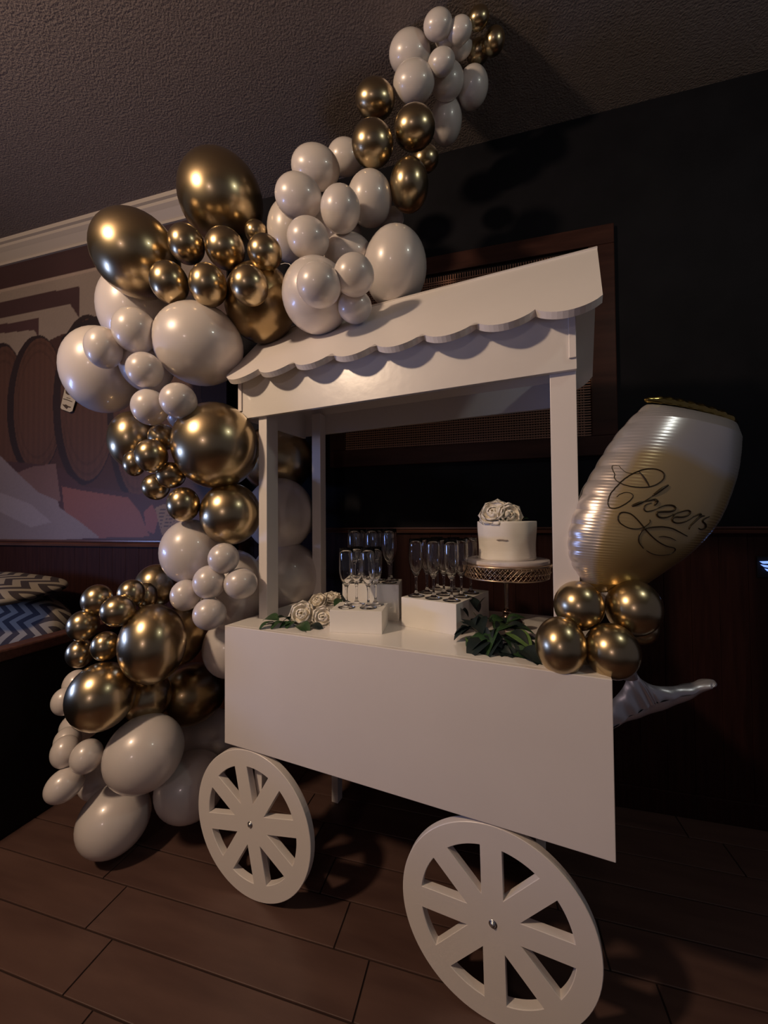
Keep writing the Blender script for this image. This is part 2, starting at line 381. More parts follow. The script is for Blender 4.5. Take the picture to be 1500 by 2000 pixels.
def wheel(xc, rot):
    R, rin, wd, th = .241, .775*.241, .112*.241, .024
    bm = bmesh.new()
    for k in range(8):
        a0 = rot+k*PI/4; a1 = a0+PI/4; am = (a0+a1)/2
        dphi = math.asin(wd/rin); tip = wd/math.sin(PI/8)
        P = lambda r, a: bm.verts.new((r*math.cos(a), 0, r*math.sin(a)))
        n = 12
        out = [P(R, a0+(a1-a0)*i/n) for i in range(n+1)]; inn = [P(rin, a0+dphi+(a1-a0-2*dphi)*i/n) for i in range(n+1)]
        for i in range(n): bm.faces.new((out[i], out[i+1], inn[i+1], inn[i]))
        c = P(0, 0); t = P(tip, am)
        bm.faces.new((out[0], inn[0], t, c)); bm.faces.new((c, t, inn[n], out[n]))
    bmesh.ops.remove_doubles(bm, verts=bm.verts[:], dist=1e-5)
    e = bmesh.ops.extrude_face_region(bm, geom=bm.faces[:])
    for v in e['geom']:
        if isinstance(v, bmesh.types.BMVert): v.co.y += th
    wo = obj('wheel', bm, M['white'], cart); wo.location = (xc, .001, R)
    md = wo.modifiers.new('bevel', 'BEVEL'); md.width = .0015; md.segments = 1; md.limit_method = 'ANGLE'
    h = obj('hub_bolt', lathe([(0, .006), (.004, .006), (.0065, .003), (.0072, 0), (.0105, 0), (.0105, -.003)], 20), M['steel'], wo, True)
    h.rotation_euler = (PI/2, 0, 0); h.location = (0, -.0005, 0)
wheel(.113, math.radians(13)); wheel(.898, math.radians(1))
bm = B_(.113-.02, .90, .028, .034, .2, .23); bm.free()

# ------------------------------------------------------------------ booth with cushions at the left
bo = empty('booth_bench', (-.98, -.2, 0), 0, 'dark booth bench with brown wooden cap rail at the left edge', 'bench')
obj('side_panel', B_(-.06, 0, -1.5, .86, 0, .705, .004), M['vinyl'], bo)
obj('cap_rail', B_(-.055, .022, -1.5, .866, .705, .752, .008), M['wood_rail'], bo)
obj('seat_cushion', B_(-1.9, -.065, .15, .85, .30, .50, .03), M['vinyl'], bo)
obj('seat_base', B_(-1.9, -.065, .2, .85, 0, .30, .004), M['vinyl'], bo)
def chev():
    m = mat('zigzag_fabric', (.5, .45, .38), .85); nt = m.node_tree
    tc = nd(m, 'ShaderNodeTexCoord'); sp = nd(m, 'ShaderNodeSeparateXYZ'); nt.links.new(tc.outputs['Object'], sp.inputs[0])
    def mth(op, a, b=None):
        n = nd(m, 'ShaderNodeMath'); n.operation = op
        for i, v in enumerate((a, b)):
            if v is None: continue
            if isinstance(v, (int, float)): n.inputs[i].default_value = v
            else: nt.links.new(v, n.inputs[i])
        return n.outputs[0]
    z = mth('PINGPONG', mth('ADD', sp.outputs['Z'], mth('MULTIPLY', sp.outputs['Y'], .8)), .055)
    f = mth('FRACT', mth('ADD', mth('MULTIPLY', sp.outputs['X'], 11), mth('MULTIPLY', z, 17)))
    g = mth('GREATER_THAN', f, .5)
    mx = nd(m, 'ShaderNodeMix'); mx.data_type = 'RGBA'; nt.links.new(g, mx.inputs[0])
    mx.inputs[6].default_value = (.03, .022, .026, 1); mx.inputs[7].default_value = (.24, .21, .17, 1)
    nt.links.new(mx.outputs[2], nt.nodes['Principled BSDF'].inputs['Base Color']); return m
M['chev'] = chev()
def cushion(name, loc, size, rot, label):
    nu, nv = 40, 24; vs = []; fs = []
    sg = lambda v, e: math.copysign(abs(v)**e, v)
    for j in range(nv+1):
        ph = -PI/2+PI*j/nv
        for i in range(nu):
            th = 2*PI*i/nu
            x = sg(math.cos(ph), .75)*sg(math.cos(th), .55); yy = sg(math.cos(ph), .75)*sg(math.sin(th), .55); z = sg(math.sin(ph), .9)
            pin = 1+.10*(abs(x)**4+abs(yy)**4)*.5
            vs.append((x*size[0]*pin, yy*size[1]*pin, z*size[2]*(1+.05*math.sin(5*x+3*yy))))
    for j in range(nv):
        for i in range(nu): fs.append((j*nu+i, j*nu+(i+1) % nu, (j+1)*nu+(i+1) % nu, (j+1)*nu+i))
    o = mobj(name, vs, fs, M['chev'], None, True); o.location = loc; o.rotation_euler = rot
    tag(o, label, 'cushion', None); return o
cushion('throw_pillow', (-1.72, .32, .90), (.34, .20, .055), (.10, .05, .05), 'cream and black zigzag cushion, the flat upper one on the booth')
cushion('throw_pillow', (-1.66, .40, .685), (.30, .085, .165), (-.22, 0, .10), 'cream and black zigzag cushion standing under the flat one on the booth')

# ------------------------------------------------------------------ balloons
BALLOONS = [
('w',0.624,0.256,3.029,0.0675,1.17,0.95,0,'pearly white balloon at the left edge of the highest white cluster, below the ceiling'),
('w',0.642,0.238,2.889,0.0665,1.17,0.94,0,'white balloon low left in the highest cluster, just above the two upper gold balloons'),
('w',0.738,0.202,3.032,0.0446,1.17,0.91,0,'topmost white balloon of the garland, touching the ceiling'),
('w',0.813,0.235,3.026,0.0382,1.17,0.97,0,'small white balloon beside the dark gold ones at the garland top'),
('w',0.758,0.266,3.051,0.0327,1.17,0.91,0,'tiny white balloon in the middle of the highest white cluster'),
('w',0.747,0.225,2.918,0.0423,1.17,0.91,0,'small white balloon centred low in the highest white cluster'),
('w',0.812,0.302,3.049,0.0386,1.12,0.99,0,'small white balloon touching the dark gold trio at the garland top'),
('w',0.852,0.377,2.959,0.0615,0.99,1.05,0,'white balloon hanging rightmost from the highest white cluster'),
('w',0.743,0.418,2.897,0.0711,0.91,1.11,0,'white balloon at the bottom of the highest cluster, behind a gold balloon'),
('w',0.759,0.312,2.941,0.0575,1.10,1.00,0,'half hidden white balloon in the core of the highest cluster'),
('g',0.879,0.247,3.064,0.0325,1.17,0.97,0,'uppermost small dark gold balloon at the very end of the garland'),
('g',0.876,0.349,3.061,0.0390,1.12,0.99,0,'lower small dark gold balloon of the trio at the garland end'),
('g',0.934,0.316,3.044,0.0388,1.03,1.03,0,'rightmost small dark gold balloon at the garland end'),
('g',0.495,0.220,2.848,0.0651,1.17,0.94,0,'upper left chrome gold balloon of the four above the middle white cluster'),
('g',0.506,0.145,2.600,0.0693,1.08,1.00,0,'left centre chrome gold balloon directly above the middle white cluster'),
('g',0.652,0.184,2.658,0.0666,1.12,0.98,0,'right chrome gold balloon of the four against the ceiling'),
('g',0.623,0.221,2.485,0.0766,0.94,1.08,0,'lowest chrome gold balloon of the four, against the dark wall'),
('g',0.662,0.372,2.715,0.0483,1.12,0.98,0,'shaded gold balloon mostly hidden behind the upper gold four'),
('w',0.274,0.166,2.591,0.0783,1.17,0.91,0,'large white balloon crowning the middle white cluster'),
('w',0.348,0.287,2.725,0.0633,1.14,0.97,0,'white balloon peeking out behind the crown of the middle white cluster'),
('w',0.247,0.080,2.413,0.0739,1.13,0.97,0,'white balloon at the upper left of the middle white cluster'),
('w',0.477,0.203,2.453,0.0839,1.00,1.05,0,'white balloon at the upper right of the middle white cluster'),
('w',0.406,0.083,2.335,0.0686,1.01,1.04,0,'small white balloon at the centre front of the middle white cluster'),
('w',0.296,0.055,2.233,0.0668,1.09,0.99,0,'white balloon at the left middle of the middle white cluster'),
('w',0.120,0.254,2.442,0.1029,0.92,1.11,0,'shaded white balloon behind, next to the largest gold balloon'),
('w',0.392,0.197,2.259,0.0771,1.17,0.91,0,'white balloon deep in the heart of the middle white cluster'),
('w',0.565,0.233,2.192,0.1264,0.93,1.10,0,'big white balloon resting on the roof, right end of the cluster'),
('w',0.489,-0.015,2.027,0.0610,1.05,1.01,0,'small round white balloon in front of the big one on the roof'),
('w',0.389,-0.061,1.984,0.0648,1.06,1.00,0,'white balloon at the bottom front of the middle cluster, with a bright glint'),
('w',0.315,0.079,2.040,0.1173,1.01,1.05,0,'big white balloon resting on the roof beside the bronze balloon'),
('w',0.461,0.070,1.976,0.0536,1.08,0.99,0,'small white balloon lying low on the roof slope'),
('w',0.527,0.341,2.473,0.0438,1.12,0.97,0,'white balloon sliver against the dark wall, right of the cluster'),
('w',0.306,0.288,2.385,0.1177,0.91,1.12,0,'shaded white balloon filling the heart of the middle white cluster'),
('g',-0.179,0.209,2.607,0.1645,1.03,1.03,0,'largest chrome gold balloon, highest at the left shoulder of the garland'),
('g',-0.429,0.032,2.297,0.1512,1.03,1.03,0,'huge chrome gold balloon farthest left, under the crown moulding'),
('g',0.049,0.144,2.091,0.1341,0.99,1.07,0,'big dark bronze balloon beneath the small gold row, left of the roof'),
('g',-0.174,0.010,2.275,0.0630,1.00,1.05,0,'small gold balloon, upper row first, beside the farthest left huge one'),
('g',-0.036,0.048,2.258,0.0680,1.03,1.03,0,'small gold balloon in the middle of the upper row of small ones'),
('g',0.138,0.035,2.201,0.0567,1.04,1.02,0,'small gold balloon at the right end of the upper row'),
('g',-0.205,-0.036,2.109,0.0652,0.99,1.07,0,'small gold balloon at the left end of the lower row'),
('g',-0.057,-0.016,2.086,0.0650,0.98,1.08,0,'small gold balloon in the middle of the lower row'),
('g',0.114,-0.021,2.053,0.0609,1.02,1.04,0,'small gold balloon at the right end of the lower row'),
('g',-0.005,0.198,2.424,0.0426,1.05,1.02,0,'small dark gold balloon tucked behind the upper row, under the largest one'),
('w',-0.622,0.193,2.192,0.1545,0.92,1.15,0,'large white balloon half hidden under the farthest left gold one'),
('w',-0.162,0.063,1.922,0.1499,1.06,1.00,0,'biggest white balloon, left of the cart roof'),
('w',-0.631,0.055,1.872,0.1491,0.95,1.14,0,'largest white balloon farthest left, in front of the painted barrels'),
('w',-0.326,-0.066,1.937,0.0722,1.00,1.07,0,'white balloon in front, between the three big white ones'),
('w',-0.446,-0.086,1.881,0.0633,0.95,1.14,0,'small white balloon pressed on the farthest left white one'),
('w',-0.277,-0.069,1.787,0.0585,1.02,1.05,0,'small translucent white balloon with shaded rim, below the white trio'),
('w',-0.278,-0.046,1.662,0.0603,1.01,1.06,0,'small white balloon hanging above the gold cluster, left of the pair'),
('w',-0.139,-0.062,1.668,0.0581,1.02,1.04,0,'small white balloon hanging above the big gold one, right of the pair'),
('w',-0.404,0.058,1.879,0.1007,0.97,1.11,0,'white balloon filling the gap behind the small white ones'),
('w',-0.272,0.101,1.673,0.0576,1.01,1.05,0,'white balloon almost hidden behind the big middle gold one'),
('g',-0.514,0.099,1.586,0.1003,0.92,1.17,0,'medium gold balloon farthest left in the waist of the garland'),
('g',-0.099,0.079,1.535,0.1524,1.01,1.06,0,'big bright gold balloon beside the left roof post'),
('g',-0.302,0.032,1.571,0.0487,1.01,1.05,0,'tiny gold balloon at the top of the waist cluster'),
('g',-0.272,-0.045,1.487,0.0544,0.98,1.10,0,'small gold balloon at the front of the waist cluster'),
('g',-0.389,-0.009,1.470,0.0414,0.92,1.17,0,'tiny gold balloon at the left tip of the waist cluster'),
('g',-0.328,0.029,1.383,0.0476,1.01,1.05,0,'tiny dark gold balloon at the bottom left of the waist cluster'),
('g',-0.245,0.015,1.423,0.0478,1.04,1.02,0,'small dark gold balloon between the waist cluster and the big one'),
('g',-0.198,0.025,1.314,0.0580,0.97,1.11,0,'small gold balloon lowest in the waist cluster, above white'),
('g',-0.068,0.123,1.279,0.1112,1.00,1.07,0,'medium gold balloon below the big bright one, touching the roof post'),
('g',-0.113,0.539,1.553,0.1664,1.05,1.01,0,'dark gold balloon seen between the two left posts'),
('w',-0.051,0.460,1.280,0.1596,0.98,1.08,0,'upper white balloon seen between the two left posts'),
('w',-0.022,0.465,0.995,0.1531,1.03,1.03,0,'lower white balloon seen between the two left posts'),
('w',-0.229,0.099,1.133,0.1147,0.97,1.10,0,'large white balloon at the left of the lower white cluster'),
('w',-0.030,0.033,1.117,0.0527,1.01,1.05,0,'small white balloon at the top of the lower white five'),
('w',-0.081,0.021,1.032,0.0560,0.99,1.08,0,'small white balloon at the centre of the lower white five'),
('w',0.028,0.051,1.026,0.0551,1.05,1.01,0,'small white balloon at the right of the lower white five'),
('w',-0.179,0.016,0.982,0.0520,0.99,1.08,0,'small white balloon at the left of the lower white five'),
('w',-0.067,0.006,0.923,0.0544,1.03,1.03,0,'small white balloon at the bottom of the lower white five'),
('w',-0.133,0.228,0.967,0.1416,0.91,1.17,0,'large white balloon behind the lower white five, at the post foot'),
('w',-0.151,0.237,0.726,0.1145,0.98,1.08,0,'white balloon half hidden behind the left edge of the cart panel'),
('g',-0.462,0.162,0.983,0.0810,0.98,1.10,0,'medium gold balloon at the top of the lower gold cluster, behind'),
('g',-0.549,-0.021,0.955,0.0532,0.98,1.10,0,'small gold balloon at the upper left of the lower gold cluster'),
('g',-0.396,-0.013,0.986,0.0461,0.98,1.10,0,'small gold balloon at the top centre of the lower gold cluster'),
('g',-0.407,0.063,0.961,0.0442,0.91,1.17,0,'small dark gold balloon squeezed between brighter ones near the top'),
('g',-0.374,-0.084,0.938,0.0521,1.03,1.04,0,'small bright gold balloon in the middle of the lower gold cluster'),
('g',-0.561,-0.064,0.869,0.0513,0.99,1.09,0,'small gold balloon at the left tip of the lower gold cluster'),
('g',-0.594,-0.050,0.760,0.0464,0.97,1.12,0,'small gold balloon under the left tip, above the big lower gold'),
('g',-0.463,-0.057,0.799,0.0473,0.97,1.11,0,'small gold balloon between the two biggest lower gold ones'),
('g',-0.297,-0.011,0.808,0.1201,0.92,1.17,0,'big gold balloon at the right of the lower gold cluster'),
('g',-0.352,0.180,0.781,0.1032,0.91,1.17,0,'bronze balloon behind the big lower gold one on the right'),
('g',-0.435,-0.093,0.638,0.1061,0.99,1.08,0,'big gold balloon lowest left, above the bottom white cluster'),
('g',-0.353,0.244,0.510,0.1275,1.07,0.99,0,'big dark bronze balloon low beside the cart panel'),
('g',-0.403,0.064,0.571,0.0875,0.99,1.08,0,'dark gold balloon wedged between the two big lower gold ones'),
('w',-0.691,0.010,0.606,0.0507,0.93,1.16,0,'small white balloon peeking out left above the lowest gold one'),
('w',-0.654,-0.061,0.580,0.0434,0.95,1.14,0,'small white balloon at the far left, beside the lowest gold one'),
('w',-0.719,0.049,0.426,0.0648,1.10,0.94,0,'white balloon under the lowest big gold one'),
('w',-0.669,-0.038,0.418,0.0458,0.96,1.11,0,'small shaded white balloon at the left, above the lower pair'),
('w',-0.605,-0.091,0.418,0.0478,0.94,1.14,0,'small white balloon, left one of the lower left pair'),
('w',-0.494,-0.098,0.422,0.0506,0.98,1.09,0,'small white balloon, right one of the lower left pair'),
('w',-0.571,-0.117,0.322,0.0549,1.09,0.98,28,'oval white balloon at the very bottom left, near the booth'),
('w',-0.327,-0.015,0.412,0.1252,1.03,1.03,0,'biggest white balloon of the bottom cluster'),
('w',-0.614,0.040,0.229,0.0665,1.03,1.03,0,'white balloon filling the gap above the floor one'),
('w',-0.478,-0.005,0.139,0.1163,1.03,1.03,0,'large white balloon lying on the floor at the bottom left'),
('w',-0.263,0.138,0.203,0.1234,1.05,1.01,0,'large white balloon lying on the floor behind the left wheel'),
('w',-0.352,0.335,0.269,0.1298,1.12,0.95,0,'shaded white balloon behind, under the cart panel corner'),
('g',1.109,-0.072,1.028,0.0591,1.00,1.06,0,'upper left gold balloon of the four under the foil champagne glass'),
('g',1.236,-0.058,1.026,0.0638,0.99,1.09,0,'upper right gold balloon of the four under the foil champagne glass'),
('g',1.056,-0.126,0.940,0.0616,0.95,1.12,0,'lower left gold balloon of the four, resting on the cart top'),
('g',1.168,-0.122,0.934,0.0605,1.00,1.07,0,'lower right gold balloon of the four, over the cart corner'),
('g',1.291,0.083,0.945,0.0497,1.03,1.03,0,'dark gold balloon behind the right side of the four'),
('g',1.114,-0.051,0.895,0.0476,1.10,0.95,0,'shaded gold balloon behind and below the lower pair on the cart'),
]

def balloon_mesh(name, mt, n=40):
    # unit body radius 1, neck towards -z with a rolled knot
    prof = []
    for i in range(26):
        t = PI*i/25*.955; r = math.sin(t); z = math.cos(t)
        if z < 0: r *= 1-.10*z*z; z = z*1.10
        prof.append((r if i else 0, z))
    rl, zl = prof[-1]
    prof += [(.075, -1.13), (.045, -1.16), (.04, -1.19), (.075, -1.205), (.09, -1.23), (.06, -1.25), (0, -1.24)]
    bm = lathe(prof, n)
    me = bpy.data.meshes.new(name); bmesh.ops.recalc_face_normals(bm, faces=bm.faces[:]); bm.to_mesh(me); bm.free()
    me.materials.append(mt)
    for p in me.polygons: p.use_smooth = True
    return me
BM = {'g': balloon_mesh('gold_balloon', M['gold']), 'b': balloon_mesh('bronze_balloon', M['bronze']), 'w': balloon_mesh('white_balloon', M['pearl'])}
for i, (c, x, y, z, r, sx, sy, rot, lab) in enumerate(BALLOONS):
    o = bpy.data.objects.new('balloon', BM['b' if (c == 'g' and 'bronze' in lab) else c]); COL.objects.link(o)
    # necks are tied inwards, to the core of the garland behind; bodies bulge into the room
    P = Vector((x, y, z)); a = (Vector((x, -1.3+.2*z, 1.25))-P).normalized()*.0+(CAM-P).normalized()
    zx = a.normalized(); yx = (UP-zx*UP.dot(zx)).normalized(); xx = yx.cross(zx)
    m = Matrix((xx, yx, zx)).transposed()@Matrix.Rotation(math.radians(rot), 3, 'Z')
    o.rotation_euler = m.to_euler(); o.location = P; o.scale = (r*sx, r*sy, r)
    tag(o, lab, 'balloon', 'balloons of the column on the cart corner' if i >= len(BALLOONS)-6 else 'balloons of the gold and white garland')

# ------------------------------------------------------------------ things on the cart top
def rot_rect(p, q): return math.atan2(q[1]-p[1], q[0]-p[0])
def riser(loc, ang, w, d, h, label):
    o = obj('display_box', B_(0, w, 0, d, 0, h, .0012), M['box']); o.location = (*loc, HT); o.rotation_euler = (0, 0, ang)
    return tag(o, label, 'box', 'white display boxes on the cart')
A_L, A_ANG = (.389, .010), math.radians(6); riser(A_L, A_ANG, .172, .125, .072, 'smallest white box at the front, carrying four flutes')
B_L, B_ANG = (.372, .168), math.radians(7.6); riser(B_L, B_ANG, .207, .13, .130, 'tallest white box behind, carrying the rear flutes')
C_L, C_ANG = (.598, .140), math.radians(-20.8); riser(C_L, C_ANG, .205, .276, .098, 'widest white box at the middle, under nine flutes')
def flute_parts():
    foot = lathe([(0, 0), (.0285, 0), (.0295, .0012), (.028, .0022), (.012, .0055), (.0065, .012), (.0045, .020), (0, .020)], 32)
    stem = lathe([(0, .0202), (.0044, .0202), (.0036, .032), (.0036, .050), (.0045, .062), (.0062, .0698), (0, .0698)], 20)
    bowl = lathe([(0, .070), (.0064, .070), (.0125, .080), (.0190, .094), (.0232, .112), (.0246, .130), (.0242, .155), (.0232, .180), (.0222, .198), (.0213, .198), (.0222, .180), (.0231, .155), (.0235, .130), (.0220, .113), (.0176, .096), (.0105, .083), (.004, .0775), (0, .0765)], 32)
    out = []
    for nme, bm in (('foot', foot), ('stem', stem), ('bowl', bowl)):
        bmesh.ops.recalc_face_normals(bm, faces=bm.faces[:]); me = bpy.data.meshes.new('flute_'+nme); bm.to_mesh(me); bm.free(); me.materials.append(M['glass'])
        for p in me.polygons: p.use_smooth = True
        out.append((nme, me))
    return out
FP = flute_parts()
def flute(x, y, z, label, group):
    e = empty('champagne_flute', (x, y, z+.0004), random.uniform(0, 3), label, 'glass', group)
    for nme, me in FP: link(bpy.data.objects.new(nme, me), e)
def loc_in(L, ang, u, v): return (L[0]+u*math.cos(ang)-v*math.sin(ang), L[1]+u*math.sin(ang)+v*math.cos(ang))
for (u, v), lb in zip(((.046, .042), (.119, .046), (.068, .094), (.134, .094)), ('empty flute front left on the smallest white box', 'empty flute front right on the smallest white box', 'empty flute back left on the smallest white box', 'empty flute back right on the smallest white box')):
    flute(*loc_in(A_L, A_ANG, u, v), HT+.072, lb, 'flutes on the smallest box')
for v, rn in ((.036, 'front'), (.095, 'rear')):
    for u, cn in ((.038+.01*(v > .05), 'left'), (.104+.01*(v > .05), 'middle'), (.168, 'right')):
        flute(*loc_in(B_L, B_ANG, u, v), HT+.130, 'empty flute, %s of the %s row on the tallest box behind' % (cn, rn), 'flutes on the tallest box')
for v, rn in ((.040, 'front'), (.115, 'middle'), (.195, 'rear')):
    for u, cn in ((.036, 'left'), (.104, 'centre'), (.170, 'right')):
        flute(*loc_in(C_L, C_ANG, u, v), HT+.098, 'empty flute, %s of the %s row on the widest box' % (cn, rn), 'flutes on the widest box')

# cake stand, board, cake
SX, SY = .947, .262
st = empty('cake_stand', (SX, SY, HT), 0, 'antique gold cake stand with pierced lattice rim on a slim stem', 'cake stand')
obj('base', lathe([(0, 0), (.052, 0), (.055, .004), (.050, .009), (.026, .014), (.014, .022), (.012, .034), (.016, .038), (.016, .044), (0, .046)], 40), M['stem'], st, True)
obj('stem', lathe([(0, .046), (.008, .046), (.0065, .055), (.0075, .10), (.009, .135), (.016, .155), (.0, .158)], 24), M['stem'], st, True)
PZ0, PZ1 = .160, .208; PR = .147
obj('plate', lathe([(0, PZ1-.004), (PR-.006, PZ1-.004), (PR-.003, PZ1-.006), (PR+.003, PZ1-.003), (PR+.003, PZ1+.001), (PR-.002, PZ1+.002), (0, PZ1)], 72), M['stand'], st, True)
obj('lower_rim', lathe([(PR-.012, PZ0+.003), (PR-.009, PZ0), (PR-.005, PZ0+.002), (PR-.005, PZ0+.005), (PR-.009, PZ0+.006), (PR-.012, PZ0+.003)], 72), M['stand'], st, True)
obj('under_plate', lathe([(0, .156), (.02, .157), (PR-.02, PZ1-.010), (PR-.02, PZ1-.006), (0, PZ1-.006)], 60), M['stem'], st, True)
bm = bmesh.new(); nL = 56
for k in range(nL):
    for s in (1, -1):
        pts = []
        for j in range(9):
            t = j/8; a = 2*PI*(k+s*(t-.5)*2.2)/nL; rr = PR-.006+.004*t
            pts.append((rr*math.cos(a), rr*math.sin(a), PZ0+.004+t*(PZ1-PZ0-.010)))
        tube(bm, pts, .0010, 4, False)
    a = 2*PI*(k+.5)/nL; c = Vector(((PR-.003)*math.cos(a), (PR-.003)*math.sin(a), (PZ0+PZ1)/2-.002))
    g = bmesh.ops.create_icosphere(bm, subdivisions=1, radius=.0027, matrix=Matrix.Translation(c))
    c2 = Vector(((PR+.001)*math.cos(a), (PR+.001)*math.sin(a), PZ1-.007)); bmesh.ops.create_icosphere(bm, subdivisions=1, radius=.0018, matrix=Matrix.Translation(c2))
lt = obj('lattice_rim', bm, M['stand'], st, True); lt['kind'] = 'stuff'
cb = obj('cake_board', lathe([(0, 0), (.137, 0), (.139, .002), (.139, .0115), (.137, .0135), (0, .0135)], 72), M['board'], None, True)
cb.location = (SX+.004, SY, HT+PZ1+.0022); tag(cb, 'round white foil covered board between cake and gold stand', 'board')
def wob(f, z): return 1+.010*math.sin(2*PI*f*8+z*20)+.006*math.sin(2*PI*f*3)
ck = empty('cake', (SX+.004, SY, HT+PZ1+.0158), 0, 'small round cake with rough cream frosting on the gold stand', 'cake')
prof = [(0, 0), (.094, 0), (.0975, .004)]+[(.0965-.002*math.sin(z*40), .004+z) for z in [i*.0068 for i in range(1, 18)]]+[(.0985, .128), (.0975, .131), (.094, .129), (0, .127)]
obj('cake_body', lathe(prof, 64, wob=wob), M['frost'], ck, True)
bm = bmesh.new()
for k in range(6):
    a = math.radians(-108+k*3.0)+random.uniform(-.01, .01)
    bmesh.ops.create_icosphere(bm, subdivisions=1, radius=.0055, matrix=Matrix.Translation((.0955*math.cos(a), .0955*math.sin(a), .070+.001*math.sin(k)))@Matrix.Diagonal((1.4, 1.4, .45, 1)))
obj('frosting_seam', bm, mat('seam', (.42, .36, .32), .7), ck, True)
HTc = HT+PZ1+.0158+.128

# roses
def petal_mesh(name, mt, w=1.0, h=1.0, cup=.45, curl=.35):
    nu, nv = 9, 8; vs = []; fs = []
    for j in range(nv+1):
        t = j/nv
        ww = w*.60*(.30+.70*math.sqrt(t))*max(.0, 1-t**5)**.5+.01
        for i in range(nu+1):
            s = 2*i/nu-1
            x = ww*s; zz = h*t*(1-.10*s*s); yy = -cup*(math.sin(t*PI*.80))*(1-.8*s*s)-curl*max(0, t-.6)**1.5*1.6+.02*math.sin(s*7)*t
            vs.append((x, yy, zz))
    for j in range(nv):
        for i in range(nu): q = j*(nu+1)+i; fs.append((q, q+1, q+nu+2, q+nu+1))
    me = bpy.data.meshes.new(name); me.from_pydata(vs, [], fs); me.materials.append(mt)
    for p in me.polygons: p.use_smooth = True
    return me
PM = [petal_mesh('petal_outer', M['petal'], 1.25, 1.0, .34, .45), petal_mesh('petal_inner', M['petal'], 1.05, .95, .34, .0)]
core = None
def rose(loc, R, ax, label, squash=1):
    global core
    e = bpy.data.objects.new('rose', None); e.empty_display_size = .03; COL.objects.link(e)
    e.location = loc; e.rotation_euler = Vector(ax).to_track_quat('Z', 'Y').to_euler(); tag(e, label, 'flower', 'cream roses on the cart and cake')
    if core is None:
        bm = bmesh.new()
        for k in range(3):
            for j in range(40):
                pass
        pts = [(.22*t*math.cos(9*t)*1.0, .22*t*math.sin(9*t), .72-.10*t) for t in [i/30 for i in range(31)]]
        prev = None
        for q in pts:
            a = bm.verts.new(q); b = bm.verts.new((q[0]*1.1, q[1]*1.1, .15))
            if prev: bm.faces.new((prev[0], a, b, prev[1]))
            prev = (a, b)
        c0 = obj('rose_heart', bm, M['heart'], e, True); core = c0.data; c = c0
    else: c = link(bpy.data.objects.new('rose_heart', core), e)
    c.scale = (R, R, R)
    k = 0
    for ring, (n, rad, tilt, sc, pm) in enumerate(((4, .06, 0, .66, 1), (5, .14, 10, .74, 1), (6, .20, 26, .84, 0), (7, .24, 46, .92, 0), (6, .2, 68, .95, 0))):
        for i in range(n):
            a = 2*PI*(i+.5*ring)/n+random.uniform(-.12, .12)
            p = link(bpy.data.objects.new('petal', PM[pm]), e)
            R3 = Matrix.Rotation(a, 4, 'Z')@Matrix.Translation((0, -rad*R, .04*R))@Matrix.Rotation(math.radians(tilt+random.uniform(-6, 6)), 4, 'X')@Matrix.Diagonal((R*sc, R*sc, R*sc, 1))
            p.matrix_local = R3
rose(on_z(592, 1211, HT+.012)+Vector((0, 0, .018)), .043, (.1, -.9, .45), 'large cream rose nearest the left post, facing forward')
rose(on_z(631, 1213, HT+.01)+Vector((0, 0, .014)), .036, (.35, -.85, .3), 'cream rose pressed against the left side of the smallest box')
rose(on_z(622, 1194, HT+.02)+Vector((0, .0, .030)), .036, (-.1, -.6, .7), 'frilly cream rose in the middle behind the front two')
rose(on_z(648, 1190, HT+.02)+Vector((0, 0, .036)), .034, (.1, -.4, .9), 'highest pinkish cream rose behind the smallest box')
rose(Vector((SX-.032, SY-.048, HTc+.022)), .050, (-.35, -.7, .55), 'large cream rose on the left of the cake top')
rose(Vector((SX+.008, SY-.060, HTc+.020)), .040, (.25, -.95, .25), 'smaller ruffled cream rose on the cake, facing forward')

# leaves
def leaf_mesh(name, mt):
    nu, nv = 4, 10; vs = []; fs = []
    for j in range(nv+1):
        t = j/nv; ww = .29*math.sin(PI*t**.85)**.9+.003
        for i in range(nu+1):
            s = 2*i/nu-1; vs.append((ww*s, t, .10*math.sin(PI*t)-.16*t*t+.09*abs(s)*(ww*3)))
    for j in range(nv):
        for i in range(nu): q = j*(nu+1)+i; fs.append((q, q+1, q+nu+2, q+nu+1))
    me = bpy.data.meshes.new(name); me.from_pydata(vs, [], fs); me.materials.append(mt)
    for p in me.polygons: p.use_smooth = True
    return me
LM = {'m': leaf_mesh('leaf_mid', M['leaf']), 'd': leaf_mesh('leaf_deep', M['leaf_dark']), 'l': leaf_mesh('leaf_fresh', M['leaf_light'])}
def sprig(name, base, leaves, stems, label):
    e = empty(name, base, 0, label, 'greenery')
    bm = bmesh.new()
    for s in stems: tube(bm, spline([Vector(p)-Vector(base) for p in s], 5), .0014, 5)
    obj('stem', bm, M['twig'], e, True)
    for (a, b, k, roll) in leaves:
        a = Vector(a); b = Vector(b); d = b-a
        o = link(bpy.data.objects.new('leaf', LM[k]), e)
        q = d.to_track_quat('Y', 'Z').to_matrix().to_4x4()
        L = d.length
        o.matrix_local = Matrix.Translation(a-Vector(base))@q@Matrix.Rotation(roll, 4, 'Y')@Matrix.Diagonal((L, L, L, 1))
def T_(px, py, h, z=0): # point above the table top whose foot-of-ray is at height h
    return on_z(px, py, HT+h)
